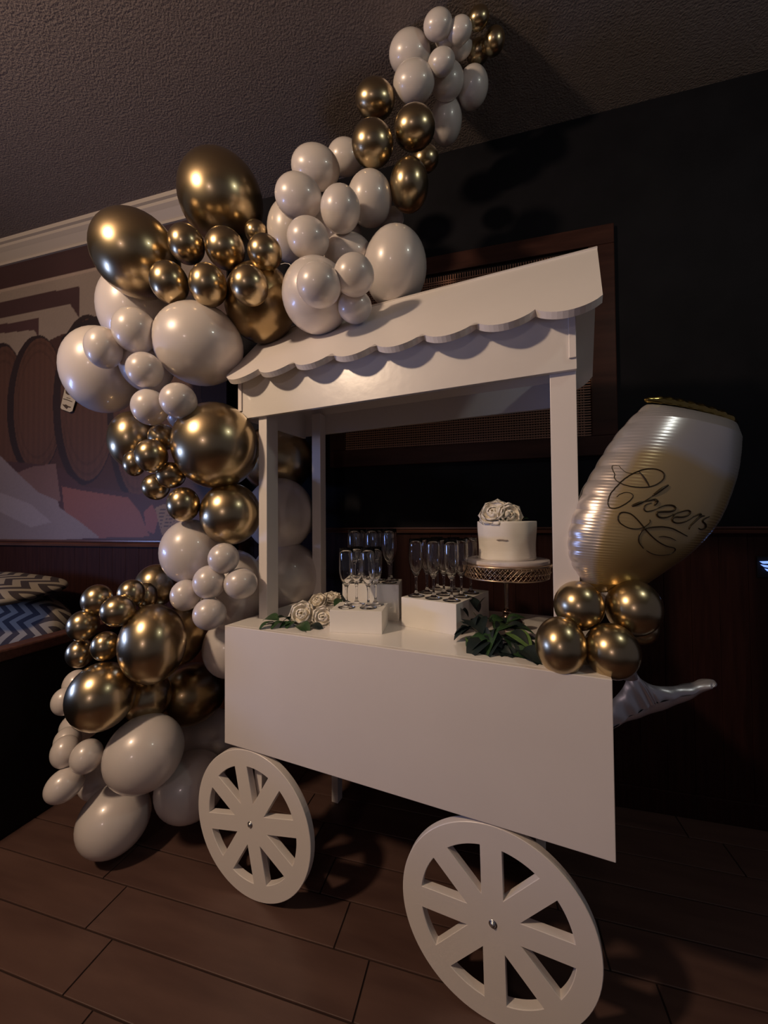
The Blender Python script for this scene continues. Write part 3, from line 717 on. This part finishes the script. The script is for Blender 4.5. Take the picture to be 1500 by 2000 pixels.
L1 = [((T_(535, 1214, .016)), T_(503, 1228, .004), 'm', .2), (T_(545, 1212, .018), T_(512, 1206, .02), 'm', -.3), (T_(556, 1214, .014), T_(527, 1226, .006), 'm', .1), (T_(565, 1212, .02), T_(542, 1203, .028), 'm', .4),
      (T_(568, 1216, .012), T_(545, 1224, .005), 'm', -.2), (T_(578, 1214, .012), T_(556, 1226, .004), 'm', 0), (T_(572, 1208, .02), T_(550, 1212, .02), 'd', .5), (T_(583, 1220, .008), T_(604, 1233, .002), 'm', .3), (T_(606, 1222, .006), T_(632, 1228, .003), 'd', .3)]
sprig('leaf_spray', T_(572, 1218, 0), L1, [[T_(510, 1222, .004), T_(545, 1216, .012), T_(590, 1218, .008), T_(632, 1222, .005)], [T_(575, 1222, .004), T_(590, 1230, .003), T_(598, 1234, .002)]], 'small spray of green leaves around the roses by the left post')
sprig('leaf_spray', T_(668, 1186, .03)*1, [(T_(655, 1190, .045), T_(676, 1168, .07), 'm', .3), (T_(672, 1180, .06), T_(684, 1150, .10), 'd', .6)], [[T_(655, 1192, .04), T_(668, 1182, .055), T_(676, 1172, .065)]], 'two thin green leaves rising behind the flutes of the smallest box')
R = []
def lf(x0, y0, h0, x1, y1, h1, k, r=0): a, b = T_(x0, y0, h0), T_(x1, y1, h1); R.append((a, a+(b-a)*1.22, k, r)); (R.append((a.lerp(b, .1), a+(b-a)*.9+Vector((random.uniform(-.02, .02), random.uniform(-.015, .015), random.uniform(0, .012))), 'd', r+.3)) if y0 > 1212 else None)
lf(896, 1214, .040, 874, 1206, .050, 'l', .2)
lf(915, 1206, .050, 893, 1182, .085, 'd', .1); lf(935, 1196, .055, 918, 1166, .10, 'd', -.1); lf(936, 1196, .055, 942, 1170, .10, 'd', .2)  # upright dark leaves put in where leaf shadows fall on the box side
lf(920, 1225, .03, 905, 1232, .03, 'd', 0); lf(925, 1228, .03, 892, 1240, .02, 'd', .2); lf(922, 1212, .04, 940, 1206, .06, 'd', .3); lf(918, 1216, .03, 936, 1222, .05, 'd', .1)
lf(915, 1244, .02, 924, 1259, .012, 'l', .1); lf(930, 1244, .02, 912, 1256, .008, 'm', .2)
lf(985, 1226, .03, 1034, 1230, .03, 'm', .1); lf(988, 1236, .035, 1030, 1256, .03, 'l', .1); lf(968, 1234, .03, 1000, 1222, .03, 'm', 0)
lf(965, 1230, .035, 945, 1268, .012, 'm', .4); lf(955, 1250, .02, 920, 1275, .004, 'd', 0); lf(975, 1250, .02, 950, 1278, .004, 'd', .3)
lf(985, 1256, .02, 1010, 1278, .006, 'd', .2); lf(1000, 1255, .02, 1045, 1268, .01, 'd', .1); lf(1010, 1268, .012, 1060, 1296, .002, 'd', .1)
lf(995, 1270, .008, 1035, 1282, .004, 'm', .5); lf(975, 1266, .01, 1006, 1282, .003, 'd', .3); lf(1015, 1250, .02, 1042, 1246, .03, 'd', .4); lf(960, 1262, .01, 985, 1280, .003, 'd', .1)
lf(975, 1240, .03, 1005, 1262, .02, 'm', -.2); lf(950, 1240, .03, 975, 1256, .025, 'd', .2); lf(990, 1215, .03, 1020, 1204, .045, 'm', .2); lf(965, 1220, .03, 950, 1206, .05, 'm', .3); lf(955, 1214, .035, 980, 1208, .04, 'm', .5)
lf(975, 1222, .02, 1000, 1214, .02, 'm', .1); lf(940, 1232, .03, 948, 1250, .02, 'm', .5); lf(1020, 1262, .012, 1052, 1276, .008, 'd', -.2)
sprig('greenery_garland', T_(970, 1255, 0), R, [[T_(900, 1214, .045), T_(930, 1232, .03), T_(965, 1244, .02), T_(1010, 1262, .012), T_(1050, 1284, .004)], [T_(940, 1236, .03), T_(975, 1226, .028), T_(1015, 1206, .04)], [T_(925, 1196, .06), T_(936, 1212, .05), T_(945, 1236, .03)]], 'dark green leafy garland piece between the widest box and the gold balloons')
LC = []
cx, cy, cz = SX+.035, SY-.03, HTc+.002
for k in range(22):
    a = random.uniform(0, 2*PI); r1 = random.uniform(.012, .03)
    p = Vector((cx+random.uniform(-.018, .02), cy+random.uniform(-.02, .02), cz+random.uniform(.004, .016)))
    LC.append((p, p+Vector((r1*math.cos(a), r1*math.sin(a), random.uniform(0, .022))), 'd' if k % 2 else 'm', random.uniform(-.5, .5)))
for k in range(6):
    p = Vector((SX-.030+k*.006, SY-.080, cz+.004)); LC.append((p, p+Vector((random.uniform(-.012, .012), -.012, random.uniform(.004, .012))), 'm', 0))
sprig('leaf_spray', Vector((cx, cy, cz)), LC, [[(cx-.05, cy-.03, cz+.002), (cx-.02, cy-.02, cz+.004), (cx+.012, cy, cz+.010)]], 'little dark green sprigs tucked beside the roses on the cake')

# ------------------------------------------------------------------ foil champagne glass balloon
DF = 1.0
fb = empty('foil_balloon', at(1215, 1160, DF), 0, 'tilted foil champagne glass balloon with gold rim and script writing', 'foil balloon')
O = fb.location
Lp = [(1262, 790), (1238, 812), (1205, 850), (1180, 888), (1158, 925), (1138, 962), (1122, 1002), (1113, 1040), (1112, 1075), (1119, 1105), (1133, 1130), (1152, 1150), (1180, 1162)]
Rp = [(1438, 828), (1437, 858), (1433, 895), (1426, 932), (1414, 968), (1400, 1002), (1382, 1032), (1358, 1060), (1332, 1084), (1302, 1106), (1272, 1128), (1245, 1148), (1212, 1164)]
Ls = spline([(*q, 0) for q in Lp], 12); Rs = spline([(*q, 0) for q in Rp], 12); NS = len(Ls)
NU = 48
def dfoil(px): return DF+.00025*(px-1112)
cuv = []
def bowl_pt(s, u, side):   # s 0..1, u -1..1, side -1 front, +1 back
    i = min(NS-1, max(0, s*(NS-1))); i0 = int(i); f = i-i0; i1 = min(NS-1, i0+1)
    l = Ls[i0].lerp(Ls[i1], f); r = Rs[i0].lerp(Rs[i1], f)
    c = (l+r)/2; h = (r-l)/2
    crimp = 1+.022*(abs(math.sin(s*52))-.5)*(abs(u)**12)*(1-s*.3)
    p = c+h*u*crimp
    wd = h.length/750*DF
    th = wd*.62*(1-abs(u)**2.6)**.62*min(1, (s+.015)*9)**.5*min(1, (1.02-s)*6)**.5
    rip = .00035*math.sin(s*480)*max(0, min(1, (abs(u)-.45)*4))*(1-abs(u)**10)
    rip += .0005*math.sin(u*60)*max(0, 1-s*6)
    return at(p.x, p.y, dfoil(p.x)) + FW*side*(th+rip)
vs = []; fs = []; cols = []
def lerp3(a, b, t): return tuple(a[i]+(b[i]-a[i])*t for i in range(3))
NR = 520
for side in (-1, 1):
    base = len(vs)
    for j in range(NR+1):
        s = j/NR
        for i in range(NU+1):
            u = -math.cos(PI*i/NU); vs.append(bowl_pt(s, u, side)-O)
            gold = lerp3((.62, .47, .27), (.60, .43, .17), max(0, min(1, (s-.25)/.6)))
            sil = (.66, .63, .66)
            # printed wine: inside the clear glass borders, below the foam line
            foam = max(0, min(1, (s-.23-.03*math.sin(u*3))*22)); edge = max(0, min(1, (.80-abs(u))*14)) if u > 0 else max(0, min(1, (.80-abs(u))*14))
            seg = 1.0 if math.sin(s*14+.6) > -.55 else .35
            k = foam*(edge if s < .86 else 1); k = max(k, .25*foam)
            cols.append((*lerp3(sil, gold, k), 1))
    for j in range(NR):
        for i in range(NU):
            q = base+j*(NU+1)+i; f_ = (q, q+1, q+NU+2, q+NU+1); fs.append(f_ if side < 0 else f_[::-1])
mfo = mat('champagne_foil', (.6, .5, .4), .30, .62, **{'Coat Weight': .4, 'Coat Roughness': .12}); a = nd(mfo, 'ShaderNodeAttribute'); a.attribute_name = 'print'
mfo.node_tree.links.new(a.outputs['Color'], mfo.node_tree.nodes['Principled BSDF'].inputs['Base Color'])
bw_ = mobj('bowl', vs, fs, mfo, fb, True)
ca = bw_.data.color_attributes.new('print', 'FLOAT_COLOR', 'POINT'); ca.data.foreach_set('color', np.array(cols, np.float32).ravel())
# gold rim along the top edge
bm = bmesh.new(); pts = []; rr = []
for j in range(31):
    u = -1.04+2.08*j/30; p = Vector(((1262+1438)/2+88*u, (784+824)/2-2+21*u-6*math.sin((u+1)*PI/2), 0))
    pts.append(at(p.x, p.y, dfoil(p.x)-.004)-O); rr.append(.0095*1.7*(1+.12*math.sin(j*1.9))*(1-abs(u/1.06)**6))
tube(bm, pts, rr, 10); obj('rim', bm, M['rimgold'], fb, True)
# foot and stem foil: a flat inflated curved triangle
def inflated(name, outline, mid, th, mt, d):
    ring = spline([(*q, 0) for q in outline], 5, True); c = Vector((*mid, 0)); vs = []; fs = []; n = len(ring); K = 7
    for side in (-1, 1):
        b0 = len(vs)
        for k in range(K+1):
            t = k/K
            for i, q in enumerate(ring):
                # straight skeleton replacement: pull toward the spine
                p = q.lerp(c_near(q, c), 1-t)
                vs.append(at(p.x, p.y, d)+FW*side*(th*(1-t*t)**.6*(.9+.15*math.sin(i*1.3)))-O)
        for k in range(K):
            for i in range(n):
                a = b0+k*n+i; b = b0+k*n+(i+1) % n; fs.append((a, b, b+n, a+n))
    return mobj(name, vs, fs, mt, fb, True)
spine = [Vector((1378, 1336, 0)), Vector((1330, 1352, 0)), Vector((1275, 1365, 0)), Vector((1225, 1390, 0)), Vector((1180, 1420, 0))]
def c_near(q, c):
    best = None
    for a, b in zip(spine, spine[1:]):
        ab = b-a; t = max(0, min(1, (q-a).dot(ab)/ab.dot(ab))); p = a+ab*t; dd = (p-q).length
        if best is None or dd < best[0]: best = (dd, p)
    return best[1]
inflated('foot', [(1397, 1331), (1388, 1338), (1350, 1362), (1300, 1384), (1250, 1400), (1203, 1414), (1150, 1432), (1130, 1428), (1160, 1398), (1190, 1372), (1215, 1345), (1228, 1318), (1240, 1312), (1252, 1326), (1275, 1338), (1310, 1341), (1350, 1335), (1385, 1327)], (1270, 1368), .020, M['silver'], .97)
bm = bmesh.new(); tube(bm, [at(1196, 1155, 1.0)-O, at(1205, 1200, .99)-O, at(1212, 1260, .985)-O, at(1232, 1325, .975)-O], [.03, .016, .013, .018], 14); obj('neck', bm, M['silver'], fb, True)
# the word Cheers and its flourish, laid on the front face
def K_(pts): return [(1160+x/6.25, 890+y/6.25) for x, y in pts]
STROKES = [
 ([(560, 215), (400, 215), (280, 165), (205, 125), (180, 170), (185, 230), (215, 295), (300, 340), (400, 368), (530, 385), (670, 380), (770, 345), (840, 290), (855, 240), (830, 195), (760, 165), (680, 158), (590, 170), (520, 195), (440, 230), (330, 300), (230, 390), (150, 480), (120, 560), (150, 625), (215, 645), (300, 625), (400, 570), (460, 515), (465, 480), (430, 455), (360, 450), (290, 475), (250, 505)], 1.0),
 ([(540, 195), (590, 250), (640, 320), (672, 375)], 1.3),
 ([(905, 360), (850, 390), (780, 440), (715, 488)], 2.6), ([(715, 488), (640, 540), (560, 585), (460, 612)], .9), ([(455, 615), (520, 590), (600, 560)], 2.4),
 ([(600, 560), (680, 545), (735, 533), (772, 552), (760, 585), (730, 605)], 1.6), ([(740, 540), (768, 560), (740, 602)], 2.4), ([(700, 575), (630, 600), (606, 645), (635, 680), (710, 668), (785, 638)], 1.0),
 ([(785, 638), (850, 610), (930, 603), (985, 622), (985, 660), (930, 680), (840, 682), (775, 690), (768, 725), (800, 752), (860, 756), (920, 740), (965, 715)], 1.7),
 ([(955, 770), (985, 715), (1060, 685), (1140, 668), (1175, 685), (1150, 725), (1080, 748), (1000, 748), (958, 765), (960, 800), (1010, 822), (1090, 812), (1160, 780), (1215, 745)], 1.5),
 ([(1215, 745), (1255, 725), (1300, 710), (1290, 745), (1235, 800), (1175, 860), (1160, 900)], 1.6), ([(1250, 775), (1310, 740), (1350, 735)], 1.4),
 ([(1405, 745), (1350, 770), (1325, 800), (1355, 835), (1350, 880), (1305, 900), (1275, 885)], 1.5),
 ([(680, 780), (682, 810), (650, 845), (600, 875), (540, 890), (460, 890), (370, 860), (300, 810), (280, 760), (295, 710), (350, 690), (430, 705), (500, 755), (570, 830), (620, 890), (700, 980), (800, 1060), (900, 1108), (975, 1125), (990, 1155), (930, 1200), (820, 1215), (720, 1200), (640, 1158)], 1.1),
 ([(1140, 985), (1060, 940), (960, 890), (850, 868), (740, 870), (640, 885), (580, 920), (545, 990), (550, 1060), (602, 1130)], 1.3),
 ([(790, 990), (850, 985), (930, 1003), (1000, 1035)], .8)]
def front_at(px, py):
    # find (s,u) whose undisplaced position matches the pixel, then return the front surface point
    q = Vector((px, py, 0)); best = None
    for i in range(0, NS):
        l, r = Ls[i], Rs[i]; h = r-l; u = 2*(q-l).dot(h)/h.dot(h)-1
        p = l+h*(u+1)/2; dd = (p-q).length
        if best is None or dd < best[0]: best = (dd, i/(NS-1), max(-.97, min(.97, u)))
    s0 = best[1]; best = None
    for k in range(-24, 25):
        s = max(0, min(1, s0+k/24/(NS-1))); i = min(NS-2, int(s*(NS-1))); f = s*(NS-1)-i
        l = Ls[i].lerp(Ls[i+1], f); h = Rs[i].lerp(Rs[i+1], f)-l; u = 2*(q-l).dot(h)/h.dot(h)-1
        dd = (l+h*(u+1)/2-q).length
        if best is None or dd < best[0]: best = (dd, s, max(-.97, min(.97, u)))
    return best[1], best[2]
def surf(px, py):
    # walk the ray: the front surface bulges towards the camera, so correct for parallax
    qx, qy = px, py
    for _ in range(5):
        s, u = front_at(qx, qy); P = bowl_pt(s, u, -1); d = P-CAM; z = d.dot(FW)
        ex = 750+F*d.dot(RT)/z; ey = 1000-F*d.dot(UP)/z
        qx += px-ex; qy += py-ey
    return bowl_pt(s, u, -1)-FW*.0006
bm = bmesh.new()
for pts, wt in STROKES:
    P = spline([(*q, 0) for q in K_(pts)], 4)
    Q = [surf(p.x, p.y)-O for p in P]; n = len(Q)
    tube(bm, Q, [(.0017*wt+.0001)*(.45+.45*math.sin(PI*i/max(1, n-1))) for i in range(n)], 5)
obj('script_lettering', bm, M['ink'], fb, True)

# garland thread and added glowing strips for an unidentified blue-lit spot
bm = bmesh.new(); tube(bm, [at(548, 516, 1.60), at(556, 514, 1.60), at(564, 515, 1.6), at(572, 522, 1.58)], .0012, 5)
tag(obj('garland_line', bm, M['frost']), 'thin line tying the garland between gold and white clusters', 'string')
e = empty('accent_light', on_y(1497, 1104, WY-.02), 0, 'small blue glowing light at the right edge on dark panelling', 'light')
for k, (a, b, c, d) in enumerate((((1487, 1097), (1520, 1096), (1520, 1100), (1493, 1101)), ((1489, 1103), (1520, 1107), (1520, 1112), (1496, 1108)), ((1497, 1111), (1520, 1118), (1520, 1122), (1502, 1116)))):
    bm = bmesh.new(); f = bm.faces.new([bm.verts.new(on_y(*q, WY-.03)-e.location) for q in (a, b, c, d)])
    g = bmesh.ops.extrude_face_region(bm, geom=[f]); [setattr(v, 'co', v.co+Vector((0, .012, 0))) for v in g['geom'] if isinstance(v, bmesh.types.BMVert)]
    obj('light_strip', bm, M['led'], e)
p = on_y(1497, 1104, WY-.02)
obj('housing', B_(-.03, .12, .002, .008, -.05, .035, .002), M['vinyl'], e)  # plate added behind the glowing strips
